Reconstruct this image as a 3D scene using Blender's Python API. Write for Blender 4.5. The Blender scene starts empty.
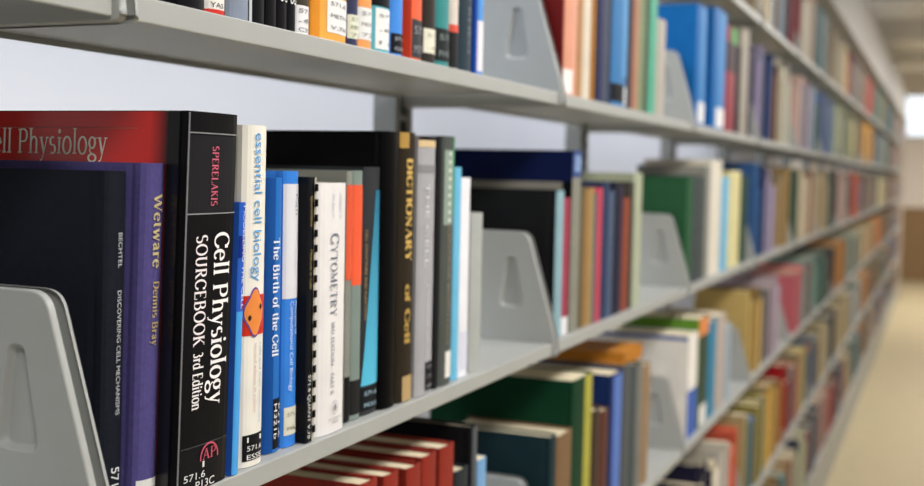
import bpy, bmesh, math, random
from mathutils import Vector, Matrix
random.seed(7)
S = bpy.context.scene
COL = S.collection
HC = 1.58                                   # camera height above the floor
# ------------------------------------------------------------------ camera
W, H, F = 924.0, 486.0, 1150.0
VPX, VPY, ROLL = 943.0, 181.0, math.radians(2.7)
d = Vector((VPX - W/2, -(VPY - H/2), -F)).normalized()          # world Y seen from the camera
u = Vector((math.sin(ROLL), math.cos(ROLL), 0)); u = (u - d*u.dot(d)).normalized()
r = d.cross(u)
ROT = Matrix((r, d, u))
cam = bpy.data.cameras.new('camera'); camo = bpy.data.objects.new('camera', cam); COL.objects.link(camo)
camo.matrix_world = Matrix.Translation((0, 0, HC)) @ ROT.to_4x4()
cam.sensor_width = 36; cam.lens = F/W*36; cam.clip_start = .02
cam.dof.use_dof = True; cam.dof.focus_distance = .86; cam.dof.aperture_fstop = 5.0; cam.dof.aperture_blades = 0
S.camera = camo
# ------------------------------------------------------------------ light
S.view_settings.view_transform = 'Standard'; S.view_settings.look = 'None'
S.view_settings.gamma = 1; S.view_settings.use_curve_mapping = False
S.view_settings.exposure = 0.12
wd = bpy.data.worlds.new('world'); S.world = wd; wd.use_nodes = True
bg = wd.node_tree.nodes['Background']; bg.inputs[0].default_value = (.93, .96, 1, 1); bg.inputs[1].default_value = .72
def area(name, loc, sx, sy, power, col=(1, 1, 1), rot=(0, 0, 0)):
    l = bpy.data.lights.new(name, 'AREA'); l.shape = 'RECTANGLE'; l.size = sx; l.size_y = sy
    l.energy = power; l.color = col
    o = bpy.data.objects.new(name, l); COL.objects.link(o); o.location = loc; o.rotation_euler = rot
    return o
area('unseen_aisle_lamp', (.75, 1.15, HC+1.22), .5, .5, 37, (1, .985, .97))  # short unseen lamp, added to light the nearest spines
area('unseen_aisle_lamp', (.75, 3.3, HC+1.22), .5, 2.6, 52, (1, .985, .97))
area('unseen_aisle_lamp', (.75, 8.2, HC+1.22), .5, 4.4, 85, (1, .97, .94))
area('unseen_aisle_lamp', (.75, 15, HC+1.22), .5, 5.4, 150, (1, .95, .88))  # unseen lamp added to lift the far end and its wall
area('unseen_aisle_lamp', (.55, -.55, HC+1.22), .5, .7, 27, (1, .985, .97))  # unseen lamp added behind the camera to brighten near covers and plates
area('back_aisle_lamp', (-1.25, 1.6, HC+1.22), .4, 6, 55, (.82, .88, 1))
area('back_aisle_lamp', (-1.25, 8, HC+1.22), .4, 6, 55, (.82, .88, 1))
# ------------------------------------------------------------------ helpers
def at_x(px, py, X):
    v = ROT @ Vector((px - W/2, -(py - H/2), -F)); return v*(X/v.x)        # relative to the camera
def lin(h):
    h = h.lstrip('#'); c = [int(h[i:i+2], 16)/255 for i in (0, 2, 4)]
    return [x/12.92 if x <= .04045 else ((x+.055)/1.055)**2.4 for x in c]
_M = {}
def mat(hexc, rough=.5, kind='paper', spec=.07):
    k = (hexc, rough, kind)
    if k in _M: return _M[k]
    m = bpy.data.materials.new('%s_%s' % (kind, hexc)); m.use_nodes = True
    nt = m.node_tree; b = nt.nodes['Principled BSDF']; c = lin(hexc)
    b.inputs['Roughness'].default_value = rough; b.inputs['Specular IOR Level'].default_value = spec
    tc = nt.nodes.new('ShaderNodeTexCoord')
    mp = nt.nodes.new('ShaderNodeMapping'); nt.links.new(tc.outputs['Object'], mp.inputs[0])
    nz = nt.nodes.new('ShaderNodeTexNoise'); nt.links.new(mp.outputs[0], nz.inputs[0])
    rp = nt.nodes.new('ShaderNodeValToRGB')
    amp = .06
    if kind == 'cloth': mp.inputs['Scale'].default_value = (260, 260, 260); amp = .10
    elif kind == 'pages': mp.inputs['Scale'].default_value = (8, 1100, 8); amp = .16
    elif kind == 'metal': mp.inputs['Scale'].default_value = (30, 30, 30); amp = .02
    elif kind == 'paint': amp = .008
    elif kind == 'carpet': mp.inputs['Scale'].default_value = (9, 9, 9); amp = .05
    else: mp.inputs['Scale'].default_value = (25, 25, 25); amp = .05
    nz.inputs['Scale'].default_value = 1; nz.inputs['Detail'].default_value = 3
    rp.color_ramp.elements[0].position = .3; rp.color_ramp.elements[1].position = .7
    rp.color_ramp.elements[0].color = [x*(1-amp) for x in c]+[1]
    rp.color_ramp.elements[1].color = [min(1, x*(1+amp)) for x in c]+[1]
    nt.links.new(nz.outputs[0], rp.inputs[0]); nt.links.new(rp.outputs[0], b.inputs['Base Color'])
    if kind in ('cloth', 'leather'):
        bp = nt.nodes.new('ShaderNodeBump'); bp.inputs['Strength'].default_value = .25; bp.inputs['Distance'].default_value = .0004
        nt.links.new(nz.outputs[0], bp.inputs['Height']); nt.links.new(bp.outputs[0], b.inputs['Normal'])
    _M[k] = m; return m
PAGES = mat('d9cdb0', .8, 'pages'); PAGEW = mat('dcdad2', .8, 'pages')
STEEL = mat('a6a8a5', .42, 'metal', .5)
def mesh(name, V, Fc, m, parent=None, smooth=False):
    me = bpy.data.meshes.new(name); me.from_pydata([tuple(v) for v in V], [], Fc); me.update()
    me.materials.append(m)
    if smooth: me.polygons.foreach_set('use_smooth', [True]*len(me.polygons))
    o = bpy.data.objects.new(name, me); COL.objects.link(o)
    if parent: o.parent = parent
    return o
def boxvf(x0, x1, y0, y1, z0, z1):
    V = [(x0,y0,z0),(x1,y0,z0),(x1,y1,z0),(x0,y1,z0),(x0,y0,z1),(x1,y0,z1),(x1,y1,z1),(x0,y1,z1)]
    return V, [(0,3,2,1),(4,5,6,7),(0,1,5,4),(1,2,6,5),(2,3,7,6),(3,0,4,7)]
def box(name, m, x0, x1, y0, y1, z0, z1, parent=None, bevel=0):
    V, Fc = boxvf(x0, x1, y0, y1, z0, z1)
    o = mesh(name, V, Fc, m, parent)
    if bevel:
        bm = bmesh.new(); bm.from_mesh(o.data)
        bmesh.ops.bevel(bm, geom=bm.edges[:], offset=bevel, segments=2, affect='EDGES', profile=.5)
        bm.to_mesh(o.data); bm.free()
    return o
def joined(name, parts, m, parent=None):
    V, Fc = [], []
    for v, f in parts:
        n = len(V); V += v; Fc += [tuple(i+n for i in q) for q in f]
    return mesh(name, V, Fc, m, parent)
def empty(name, loc):
    o = bpy.data.objects.new(name, None); COL.objects.link(o); o.location = loc; o.empty_display_size = .05
    return o
def tag(o, label=None, cat=None, group=None, kind=None):
    if label: o['label'] = label
    if cat: o['category'] = cat
    if group: o['group'] = group
    if kind: o['kind'] = kind
    return o
# ------------------------------------------------------------------ lettering
def arc(cx, cy, rx, ry, a0, a1, n=14):
    return [(cx+rx*math.cos(math.radians(a0+(a1-a0)*i/n)), cy+ry*math.sin(math.radians(a0+(a1-a0)*i/n))) for i in range(n+1)]
def stem(x, y0, y1, s='bt', w=.2):
    return [('L', [(x, y0), (x, y1)])] + [('S', x, (y0 if c == 'b' else y1), w) for c in s]
def ln(*p): return [('L', list(p))]
def th(*p): return [('T', list(p))]
G = {
 'C': (.62, [('L', arc(.34,.34,.27,.33,42,318))]+ln((.55,.48),(.55,.62))+ln((.55,.10),(.55,.20))),
 'e': (.43, [('L', arc(.22,.235,.17,.225,8,318))]+th((.06,.27),(.39,.27))),
 'l': (.24, stem(.12,0,.72)),
 'P': (.56, stem(.14,0,.68)+[('L', [(.14,.67)]+arc(.32,.5,.17,.17,90,-90)+[(.14,.33)])]),
 'h': (.53, stem(.11,0,.72)+[('L', [(.12,.34)]+arc(.27,.32,.14,.14,140,0)+[(.41,0)]), ('S',.41,0,.2)]),
 'y': (.46, ln((.08,.46),(.23,.02))+th((.39,.46),(.22,-.02),(.15,-.17),(.06,-.19))+[('S',.08,.46,.18),('S',.39,.46,.15)]),
 's': (.38, [('L', arc(.18,.345,.11,.115,50,240,10)+arc(.20,.125,.12,.12,70,-140,10))]),
 'i': (.24, stem(.12,0,.46)+[('D',.12,.62)]),
 'o': (.48, [('L', arc(.24,.235,.19,.235,0,360,24))]),
 'g': (.46, [('L', arc(.21,.315,.14,.15,0,360,20)),('L', arc(.22,-.1,.18,.1,0,360,20))]+th((.13,.19),(.09,.1),(.16,.03),(.3,.0))+th((.33,.41),(.42,.45))),
 'r': (.36, stem(.11,0,.46)+[('L', [(.12,.3),(.18,.41),(.27,.44),(.31,.38)])]),
 'd': (.5, [('L', arc(.22,.235,.17,.235,40,320))]+stem(.39,0,.72,'t')+[('S',.42,0,.12)]),
 't': (.3, [('L', [(.13,.6),(.13,.1),(.17,.02),(.26,.03)])]+th((.02,.46),(.26,.46))),
 'n': (.53, stem(.11,0,.46)+[('L', [(.12,.34)]+arc(.27,.32,.14,.14,140,0)+[(.41,0)]), ('S',.41,0,.2)]),
 'w': (.66, ln((.07,.46),(.2,0))+th((.2,0),(.33,.46))+ln((.33,.46),(.46,0))+th((.46,0),(.59,.46))+[('S',.07,.46,.16),('S',.59,.46,.14)]),
 'a': (.43, [('L', [(.06,.36),(.12,.45),(.22,.46),(.3,.38),(.31,.06),(.39,.01)]),('L', [(.31,.27),(.14,.22),(.07,.12),(.13,.01),(.24,.04),(.31,.12)])]),
 'f': (.32, stem(.12,0,.55,'b')+[('L',[(.12,.5),(.15,.66),(.24,.72),(.31,.66)])]+th((.02,.46),(.26,.46))),
 'b': (.5, stem(.1,0,.72,'t')+[('L', arc(.27,.235,.17,.235,140,-140))]),
 'c': (.42, [('L', arc(.22,.235,.17,.23,45,315))]),
 'u': (.53, [('L', [(.11,.46),(.11,.12)]+arc(.25,.15,.14,.14,180,340))]+stem(.41,0,.46,'bt')),
 'S': (.5, [('L', arc(.24,.505,.16,.165,45,245,12)+arc(.26,.175,.17,.175,65,-150,12))]),
 'O': (.68, [('L', arc(.34,.34,.28,.34,0,360,28))]),
 'U': (.66, [('L', [(.14,.68),(.14,.22)]+arc(.33,.22,.19,.22,180,360)+[(.52,.68)]),('S',.14,.68,.22),('S',.52,.68,.2)]),
 'R': (.62, stem(.14,0,.68)+[('L', [(.14,.67)]+arc(.3,.51,.16,.16,90,-90)+[(.14,.35)])]+ln((.28,.34),(.52,.02))+[('S',.55,0,.14)]),
 'E': (.56, stem(.14,0,.68,'')+th((.06,.0),(.5,.0),(.5,.15))+th((.06,.68),(.47,.68),(.47,.55))+th((.14,.35),(.37,.35))),
 'B': (.6, stem(.14,0,.68)+[('L', [(.14,.67)]+arc(.3,.52,.15,.155,90,-90)+[(.14,.36)]),('L', [(.3,.36)]+arc(.32,.18,.18,.18,90,-90)+[(.14,.0)])]),
 'K': (.64, stem(.14,0,.68)+th((.5,.67),(.16,.32))+ln((.26,.42),(.52,.02))+[('S',.5,.68,.18),('S',.55,0,.18)]),
 'Y': (.62, ln((.1,.68),(.31,.33))+th((.53,.68),(.31,.33))+stem(.31,0,.33,'b')+[('S',.1,.68,.2),('S',.53,.68,.18)]),
 'T': (.6, stem(.3,0,.68,'b')+th((.05,.54),(.05,.68),(.55,.68),(.55,.54))),
 'M': (.8, th((.14,0),(.14,.68))+ln((.14,.68),(.4,.06))+th((.4,.06),(.66,.68))+stem(.66,0,.68)+[('S',.14,0,.2),('S',.1,.68,.14)]),
 'W': (.9, ln((.08,.68),(.26,0))+th((.26,0),(.44,.68))+ln((.44,.68),(.62,0))+th((.62,0),(.82,.68))+[('S',.08,.68,.2),('S',.82,.68,.18)]),
 'D': (.66, stem(.14,0,.68)+[('L', [(.14,.67)]+arc(.28,.34,.3,.335,90,-90)+[(.14,.01)])]),
 'A': (.64, th((.08,0),(.31,.68))+ln((.31,.68),(.55,0))+th((.17,.25),(.46,.25))+[('S',.08,0,.16),('S',.55,0,.2)]),
 'L': (.54, stem(.14,0,.68)+th((.14,0),(.5,0),(.5,.16))),
 'I': (.28, stem(.14,0,.68)),
 'N': (.7, th((.14,0),(.14,.68))+ln((.12,.68),(.56,.02))+th((.56,0),(.56,.68))+[('S',.14,0,.18),('S',.56,.68,.18)]),
 '3': (.46, [('L', arc(.2,.51,.14,.15,140,-80,10)+arc(.21,.18,.16,.18,80,-140,12))]),
 ' ': (.24, []),
}
def serif2d(s, T=.115, t=.042, gap=.03):
    V, Fc = [], []; x = 0
    def ribbon(pts, thick, thin):
        n0 = len(V); N = len(pts); closed = N > 3 and abs(pts[0][0]-pts[-1][0])+abs(pts[0][1]-pts[-1][1]) < 1e-4
        for i, p in enumerate(pts):
            a = pts[i-1] if i else (pts[-2] if closed else p); b = pts[i+1] if i < N-1 else (pts[1] if closed else p)
            dx, dy = b[0]-a[0], b[1]-a[1]; L = math.hypot(dx, dy) or 1
            w = .5*(thin+(thick-thin)*(abs(dy)/L)**1.3)
            V.append((x+p[0]-dy/L*w, p[1]+dx/L*w)); V.append((x+p[0]+dy/L*w, p[1]-dx/L*w))
        for i in range(N-1):
            k = n0+2*i; Fc.append((k, k+1, k+3, k+2))
    for ch in s:
        w, st = G[ch]
        for q in st:
            if q[0] == 'L': ribbon(q[1], T, t)
            elif q[0] == 'T': ribbon(q[1], t*1.2, t)
            elif q[0] == 'S':
                n = len(V); c, y, ww = q[1], q[2], q[3]
                y0, y1 = (y, y+t) if y < .2 else (y-t, y)
                V += [(x+c-ww/2, y0), (x+c+ww/2, y0), (x+c+ww/2, y1), (x+c-ww/2, y1)]; Fc.append((n, n+1, n+2, n+3))
            elif q[0] == 'D': ribbon(arc(q[1], q[2], .035, .035, 0, 360, 10), .07, .07)
        x += w+gap
    return V, Fc, x-gap, .68
_tx = {}
def sans2d(s):
    if s in _tx: return _tx[s]
    c = bpy.data.curves.new('t', 'FONT'); c.body = s; c.size = 1; c.resolution_u = 3
    o = bpy.data.objects.new('t', c); COL.objects.link(o)
    me = bpy.data.meshes.new_from_object(o.evaluated_get(bpy.context.evaluated_depsgraph_get()))
    V = [(v.co.x, v.co.y) for v in me.vertices]; Fc = [tuple(p.vertices) for p in me.polygons]
    bpy.data.objects.remove(o); bpy.data.curves.remove(c); bpy.data.meshes.remove(me)
    x0 = min(v[0] for v in V); x1 = max(v[0] for v in V); y0 = min(v[1] for v in V)
    _tx[s] = ([(a-x0, b) for a, b in V], Fc, x1-x0, .7); return _tx[s]
# ------------------------------------------------------------------ books
class Book: pass
SLUMP = []                                     # old books slump sideways: their block is skewed, the top stays level
def profile(t, b, n=10):
    """rounded spine, local x (<=0) as a function of y"""
    out = []
    for i in range(n+1):
        a = -1+2*i/n
        out.append((-b*(1-math.sqrt(max(0, 1-a*a*.96)))/(1-math.sqrt(.04)), a*t/2))
    return out
def prof_x(B, y):
    a = max(-1, min(1, y/(B.t/2))); return -B.b*(1-math.sqrt(max(0, 1-a*a*.96)))/(1-math.sqrt(.04))
def make_book(name, label, y0, y1, z0, ztop, xs, depth=.165, hexc='333333', soft=False, lean=0, group=None, kind='paper',
              pages=None, rough=.45, whole=False, bulge=None, text=None, side=None):
    """y0..y1 is the spine at its top; z0, ztop relative to the camera; lean in degrees towards +Y"""
    B = Book(); a = math.radians(lean); B.a = a
    B.t = t = max(.003, y1-y0); B.h = h = ztop-z0-.0006
    ym = (y0+y1)/2-math.tan(a)*(ztop-z0)
    lift = .0006
    B.root = R = empty(name, (xs, ym, HC+z0+lift))
    if lean: SLUMP.append((R, math.tan(a)))
    tag(R, label, 'book', group)
    if bulge is None: bulge = min(.0022, t*.12) if soft else min(.006, t*.22)
    B.b = b = bulge; B.z0 = z0; B.lift = lift; B.xs = xs; B.d = depth
    bt = .0006 if soft else .0024; bt = min(bt, t*.2)
    m = mat(hexc, rough, kind)
    P = profile(t, b)
    outer = [(-depth, -t/2)]
    if not soft and t > .012: outer += [(-b-.012, -t/2), (-b-.008, -t/2+.0012), (-b-.004, -t/2)]
    outer += P
    if not soft and t > .012: outer += [(-b-.004, t/2), (-b-.008, t/2-.0012), (-b-.012, t/2)]
    outer += [(-depth, t/2)]
    inner = []
    for (x, y) in outer:
        inner.append((x if x <= -depth+1e-6 else x-bt*.9, y*(t/2-bt)/(t/2)))
    n = len(outer); V = []; Fc = []
    for z in (0, h): V += [(x, y, z) for x, y in outer]+[(x, y, z) for x, y in inner]
    for i in range(n-1):
        Fc.append((i, i+1, 2*n+i+1, 2*n+i))                       # outside
        Fc.append((n+i+1, n+i, 3*n+i, 3*n+i+1))                   # inside
        Fc.append((i+1, i, n+i, n+i+1)); Fc.append((2*n+i, 2*n+i+1, 3*n+i+1, 3*n+i))
    Fc.append((0, 2*n, 3*n, n)); Fc.append((n-1, 2*n-1, 4*n-1, 3*n-1))
    cov = mesh('cover', V, Fc, m, R)
    B.cover = cov
    g = .0004 if soft else .0035
    pv, pf = boxvf(-depth+(.0005 if soft else .004), -b-bt-.0012, -t/2+bt+.0001, t/2-bt-.0001, g*.6, h-g)
    mesh('pages', pv, pf, pages or PAGES, R)
    B.zpx = lambda px, py: at_x(px, py, xs).z-z0-lift      # picture height to height on the spine
    return B
def patch(B, name, z0, z1, v0, v1, hexc, rough=.5, off=.0004, kind='paper', label=None, wrap=0):
    """paper following the spine; v runs 0..1 across the spine; wrap carries it round onto the near board"""
    z0, z1 = max(.0005, min(z0, z1)), min(B.h-.0003, max(z0, z1))
    ys = [(-.5+v0+(v1-v0)*i/10)*B.t for i in range(11)]
    pts = [(prof_x(B, y)+off, y) for y in ys]
    if wrap:
        pts = [(-B.b-wrap, -B.t/2-off), (pts[0][0], -B.t/2-off)]+pts
    V = [(x, y, z0) for x, y in pts]+[(x, y, z1) for x, y in pts]; n = len(pts)
    o = mesh(name, V, [(i, i+1, n+i+1, n+i) for i in range(n-1)], mat(hexc, rough, kind), B.root)
    if label: o['label'] = label
    return o
def write(B, name, s, za, zb, v, cap, hexc, font='sans', off=.0009, rough=.5, T=.115, fit=True):
    """lettering running down the spine from height za to zb; v place across, cap height in metres"""
    V, Fc, L, ch = serif2d(s, T) if font == 'serif' else sans2d(s)
    su = (za-zb)/L; sv = cap/ch
    out = []
    for (a, b_) in V:
        y = (-.5+v)*B.t+(b_*sv-cap/2); out.append((prof_x(B, y)+off, y, za-a*su))
    return mesh(name, out, Fc, mat(hexc, rough, 'ink'), B.root)
def write_h(B, name, s, z, cap, v0, v1, hexc, font='sans', off=.0009):
    """lettering across the spine, upright"""
    V, Fc, L, ch = serif2d(s) if font == 'serif' else sans2d(s)
    su = (v1-v0)*B.t/L; sv = cap/ch
    out = []
    for (a, b_) in V:
        y = (-.5+v0)*B.t+a*su; out.append((prof_x(B, y)+off, y, z+b_*sv))
    return mesh(name, out, Fc, mat(hexc, .5, 'ink'), B.root)
def write_side(B, name, s, x0, x1, z, cap, hexc, font='serif', off=.0006, T=.115):
    """lettering on the near board, reading left to right"""
    V, Fc, L, ch = serif2d(s, T) if font == 'serif' else sans2d(s)
    return mesh(name, [(x0+a*(x1-x0)/L, -B.t/2-off, z+b_*cap/ch) for a, b_ in V], Fc, mat(hexc, .4, 'ink'), B.root)
def side_patch(B, name, x0, x1, z0, z1, hexc, off=.0003, rough=.3, m=None):
    y = -B.t/2-off
    return mesh(name, [(x0, y, z0), (x1, y, z0), (x1, y, z1), (x0, y, z1)], [(0, 1, 2, 3)], m or mat(hexc, rough, 'paper'), B.root)
# ------------------------------------------------------------------ geometry of the range
X0 = -.4838                                    # front of the shelf lips
XB = -.718                                     # rear of the shelves
BAY = .905; Y1 = .599                         # width of a bay, first seam
NB = 17                                        # bays beyond the first seam
def seam(k): return Y1+(k-1)*BAY
ROW = {'Z': .440, 'A': .1082, 'B': -.2338, 'C': -.580, 'D': -.945, 'E': -1.33}
ROWNAME = {'Z': 'top shelf', 'A': 'second shelf down', 'B': 'third shelf down', 'C': 'fourth shelf down', 'D': 'fifth shelf down', 'E': 'bottom shelf'}
ORD = ['nearest', 'second', 'third', 'fourth', 'fifth', 'sixth', 'seventh', 'eighth', 'ninth', 'tenth', 'eleventh', 'twelfth', 'thirteenth', 'fourteenth', 'farthest']
def nth(n): return ['first', 'second', 'third', 'fourth', 'fifth', 'sixth', 'seventh', 'eighth', 'ninth', 'tenth', 'eleventh', 'twelfth', 'thirteenth', 'fourteenth', 'fifteenth', 'sixteenth', 'seventeenth', 'eighteenth', 'nineteenth', 'twentieth', 'twenty-first', 'twenty-second', 'twenty-third', 'twenty-fourth', 'twenty-fifth', 'twenty-sixth', 'twenty-seventh', 'twenty-eighth', 'twenty-ninth', 'thirtieth', 'thirty-first', 'thirty-second', 'thirty-third', 'thirty-fourth', 'thirty-fifth', 'thirty-sixth', 'thirty-seventh', 'thirty-eighth', 'thirty-ninth', 'fortieth'][n]
# ------------------------------------------------------------------ the room
YE = seam(NB+1)
CE = HC+1.5
def struct(o): o['kind'] = 'structure'; return o
struct(box('floor', mat('bcae8e', .55, 'carpet'), -6, 7, -4, 22, -.1, 0))
CEIL = mat('dad5ca', .8, 'paint')
struct(box('ceiling', CEIL, -6, 7, -4, 22, CE+.25, CE+.35))
for i, y in enumerate((2.6, 5.4, 8.2, 11.0, 13.8, 16.6)):
    struct(box('trim_%d' % (i+1), mat('f2f0ec', .8, 'paint'), -6, 7, y-.55, y+.55, CE, CE+.25))
WY = 19.5
struct(joined('wall_far', [boxvf(-6, 7, WY, WY+.15, 0, HC+.66), boxvf(-6, -.75, WY, WY+.15, HC+.66, CE+.25), boxvf(2.4, 7, WY, WY+.15, HC+.66, CE+.25), boxvf(-.75, 2.4, WY, WY+.15, HC+1.32, CE+.25)], mat('ece4dc', .7, 'paint')))
struct(box('shade_wall_near', mat('66635c', .8, 'paint'), -6, 7, -1.25, -1.1, 0, CE+.25))  # unseen dark wall, added behind the camera to block world light
struct(box('shade_wall_right', mat('8c8478', .8, 'paint'), 2.2, 2.35, -1.25, 22, 0, CE+.25))  # unseen wall added across the aisle to cut the side light
struct(box('wall_left', mat('e6e8ee', .8, 'paint'), -2.15, -2.0, -4, 22, 0, CE+.25))
wm = bpy.data.materials.new('daylight_glass'); wm.use_nodes = True
e = wm.node_tree.nodes.new('ShaderNodeEmission'); e.inputs[0].default_value = (.86, .93, 1, 1); e.inputs[1].default_value = 1.3
wm.node_tree.links.new(e.outputs[0], wm.node_tree.nodes['Material Output'].inputs[0])
wn = struct(box('window_1', mat('c9c9c6', .5, 'metal'), -.75, 2.4, WY+.02, WY+.12, HC+.66, HC+.70))
struct(box('window_2', wm, -.75, 2.4, WY+.06, WY+.09, HC+.70, HC+1.32))
struct(box('trim_7', mat('94795a', .5, 'paint'), -6, 7, WY-.03, WY-.001, .0, 1.15))      # timber wainscot
# ------------------------------------------------------------------ shelves
def plate_vf(pts, hole, dep, y, thick, sgn):
    """sheet-steel end plate in the XZ plane at y: outline pts, dished slot; rim turned in by thick towards sgn"""
    bm = bmesh.new()
    o = [bm.verts.new((x, y, z)) for x, z in pts]
    eo = [bm.edges.new((o[i], o[(i+1) % len(o)])) for i in range(len(o))]
    if hole:
        cx = sum(p[0] for p in hole)/len(hole); cz = sum(p[1] for p in hole)/len(hole)
        rings = []
        for k, (sc, dy) in enumerate(((1, 0), (.93, dep*.15), (.80, dep*.85), (.72, dep))):
            rings.append([bm.verts.new((cx+(x-cx)*sc, y+dy*sgn, cz+(z-cz)*(1-(1-sc)*.45))) for x, z in hole])
        eh = [bm.edges.new((rings[0][i], rings[0][(i+1) % len(hole)])) for i in range(len(hole))]
        bmesh.ops.triangle_fill(bm, edges=eo+eh, use_beauty=True)
        for a, b in zip(rings, rings[1:]):
            for i in range(len(hole)):
                j = (i+1) % len(hole); f = bm.faces.new((a[i], a[j], b[j], b[i])); f.smooth = True
        f = bm.faces.new(rings[-1])
    else:
        bm.faces.new(o)
    # rounded shoulder and rim
    cx = sum(p[0] for p in pts)/len(pts); cz = sum(p[1] for p in pts)/len(pts)
    prev = o
    for off, dy in ((.0008, .0004), (.0012, .0016), (.0012, thick)):
        ring = []
        for i, (x, z) in enumerate(pts):
            a = pts[i-1]; b = pts[(i+1) % len(pts)]; tx, tz = b[0]-a[0], b[1]-a[1]; L = math.hypot(tx, tz)
            nx, nz = tz/L, -tx/L
            if (x-cx)*nx+(z-cz)*nz < 0: nx, nz = -nx, -nz
            ring.append(bm.verts.new((x+nx*off, y+dy*sgn, z+nz*off)))
        for i in range(len(pts)):
            j = (i+1) % len(pts); f = bm.faces.new((prev[i], prev[j], ring[j], ring[i])); f.smooth = True
        prev = ring
    bmesh.ops.recalc_face_normals(bm, faces=bm.faces[:])
    return bm
def rounded(poly, rads, n=5):
    out = []
    for i, p in enumerate(poly):
        a = Vector(poly[i-1]); b = Vector(poly[(i+1) % len(poly)]); p = Vector(p); rr = rads[i]
        if rr <= 0: out.append(tuple(p)); continue
        u1 = (a-p).normalized(); u2 = (b-p).normalized()
        for k in range(n+1):
            t = k/n; q0 = p+u1*rr; q2 = p+u2*rr
            out.append(tuple(q0*(1-t)**2+p*2*t*(1-t)+q2*t*t))
    return out
PLATE = rounded([(-.716, -.0185), (X0+.004, -.0178), (X0+.003, .004), (-.5245, .1505), (-.716, .152)], [.004, .005, .02, .012, .004])
SLOT = rounded([(-.5645, .046), (-.5275, .046), (-.5405, .117), (-.5545, .117)], [.010, .010, .006, .006])
_plate = {}
def plate_mesh(side):
    if side in _plate: return _plate[side]
    sg = 1 if side == 'far' else -1
    # far = the plate at the far end of its shelf (rim turned away from the viewer)
    bm = plate_vf(PLATE, SLOT if side == 'far' else None, .006, 0, .0058 if side == 'far' else .0035, 1 if side == 'far' else -1)
    me = bpy.data.meshes.new('end_bracket'); bm.to_mesh(me); bm.free(); me.materials.append(STEEL); _plate[side] = me; return me
_sh = {}
def shelf_meshes():
    if _sh: return _sh
    L = BAY
    y0, y1 = .0085, L-.0135
    v = boxvf(XB, X0-.0015, y0, y1, -.0022, 0)
    rear = boxvf(XB, XB+.0015, y0, y1, -.0075, -.0022)
    hem = boxvf(X0-.03, X0-.0285, y0, y1, -.0110, -.0022)
    o = joined('shelf_board', [v, rear, hem], STEEL); _sh['board'] = o.data; bpy.data.objects.remove(o)
    o = box('shelf_lip', STEEL, X0-.0025, X0, y0, y1, -.0165, .0004, bevel=.0011); _sh['lip'] = o.data; bpy.data.objects.remove(o)
    return _sh
def link(me, name, parent, loc):
    o = bpy.data.objects.new(name, me); COL.objects.link(o); o.parent = parent; o.location = loc; return o
def make_shelf(row, k):
    """bay k lies between seam k and seam k+1 (bay 0 in front of the first seam)"""
    z = ROW[row]; R = empty('steel_shelf', (0, seam(k), HC+z))
    where = 'bay partly out of frame at the left edge' if k == 0 else '%s bay from the left edge' % (nth(k-1) if k < NB else 'farthest')
    tag(R, 'grey steel %s in the %s' % (ROWNAME[row], where), 'shelf', 'grey steel shelves of the long book range')
    m = shelf_meshes()
    link(m['board'], 'shelf_board', R, (0, 0, 0)); link(m['lip'], 'shelf_lip', R, (0, 0, 0))
    nd = -.018 if (row, k) == ('B', 1) else 0
    if (row, k) == ('B', 0): R.location.y -= .018
    link(plate_mesh('near'), 'end_bracket', R, (0, .0065+nd, 0)); link(plate_mesh('far'), 'end_bracket', R, (0, BAY-.0115, 0))
    return R
first = {'Z': 3, 'A': 0, 'B': 0, 'C': 1, 'D': 3, 'E': 4}
for row in 'ZABCDE':
    for k in range(first[row], NB+1): make_shelf(row, k)
# uprights
POST = mat('8f918f', .45, 'metal')
slotm = mat('1b1b1b', .7, 'metal')
pv = [boxvf(-.752, -.721, -.028, -.0255, -HC+.001, .86), boxvf(-.752, -.721, .0255, .028, -HC+.001, .86), boxvf(-.7545, -.752, -.028, .028, -HC+.001, .86), boxvf(-.721, -.7195, -.028, -.012, -HC+.001, .86), boxvf(-.721, -.7195, .012, .028, -HC+.001, .86)]
for i in range(int((HC+.8)/.025)):
    z = -HC+.05+i*.025; pv.append(boxvf(-.721, -.7195, -.012, .012, z, z+.008))
pm = None
for k in range(1, NB+2):
    if pm is None:
        o = joined('shelf_upright', pv, POST); pm = o.data
    else:
        o = bpy.data.objects.new('shelf_upright', pm); COL.objects.link(o)
    o.location = (0, seam(k)-.0025, HC)
    tag(o, 'grey slotted steel upright behind the %s shelf seam from the left' % nth(k-1), 'upright', 'slotted uprights of the book range')
# canopy and base
for k in range(2, NB+1):
    R = empty('canopy_panel', (0, seam(k), HC+.785))
    tag(R, 'grey steel canopy panel topping the %s bay of the range' % nth(k-1), 'canopy', 'canopy panels on top of the range')
    box('canopy_sheet', STEEL, XB-.05, X0+.004, .002, BAY-.002, 0, .0025, R)
    box('fascia', mat('a8a59f', .5, 'metal'), X0+.004, X0+.0065, .002, BAY-.002, -.018, .31, R, .0008)
    box('fascia_rim', STEEL, X0-.012, X0+.0065, .002, BAY-.002, .31, .313, R)
for k in range(4, NB+1):
    o = box('base_plinth', STEEL, XB, X0-.004, seam(k)+.002, seam(k+1)-.002, .0, HC-1.353)
    tag(o, 'grey steel kick plinth on the carpet under the %s bay' % nth(k-1), 'plinth', 'kick plinths under the range')
o = box('end_panel', mat('c2b6aa', .5, 'metal'), XB-.05, X0+.02, YE+.032, YE+.05, .0, HC+.80)
tag(o, 'pale steel panel closing the far end of the book range', 'panel')
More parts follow.
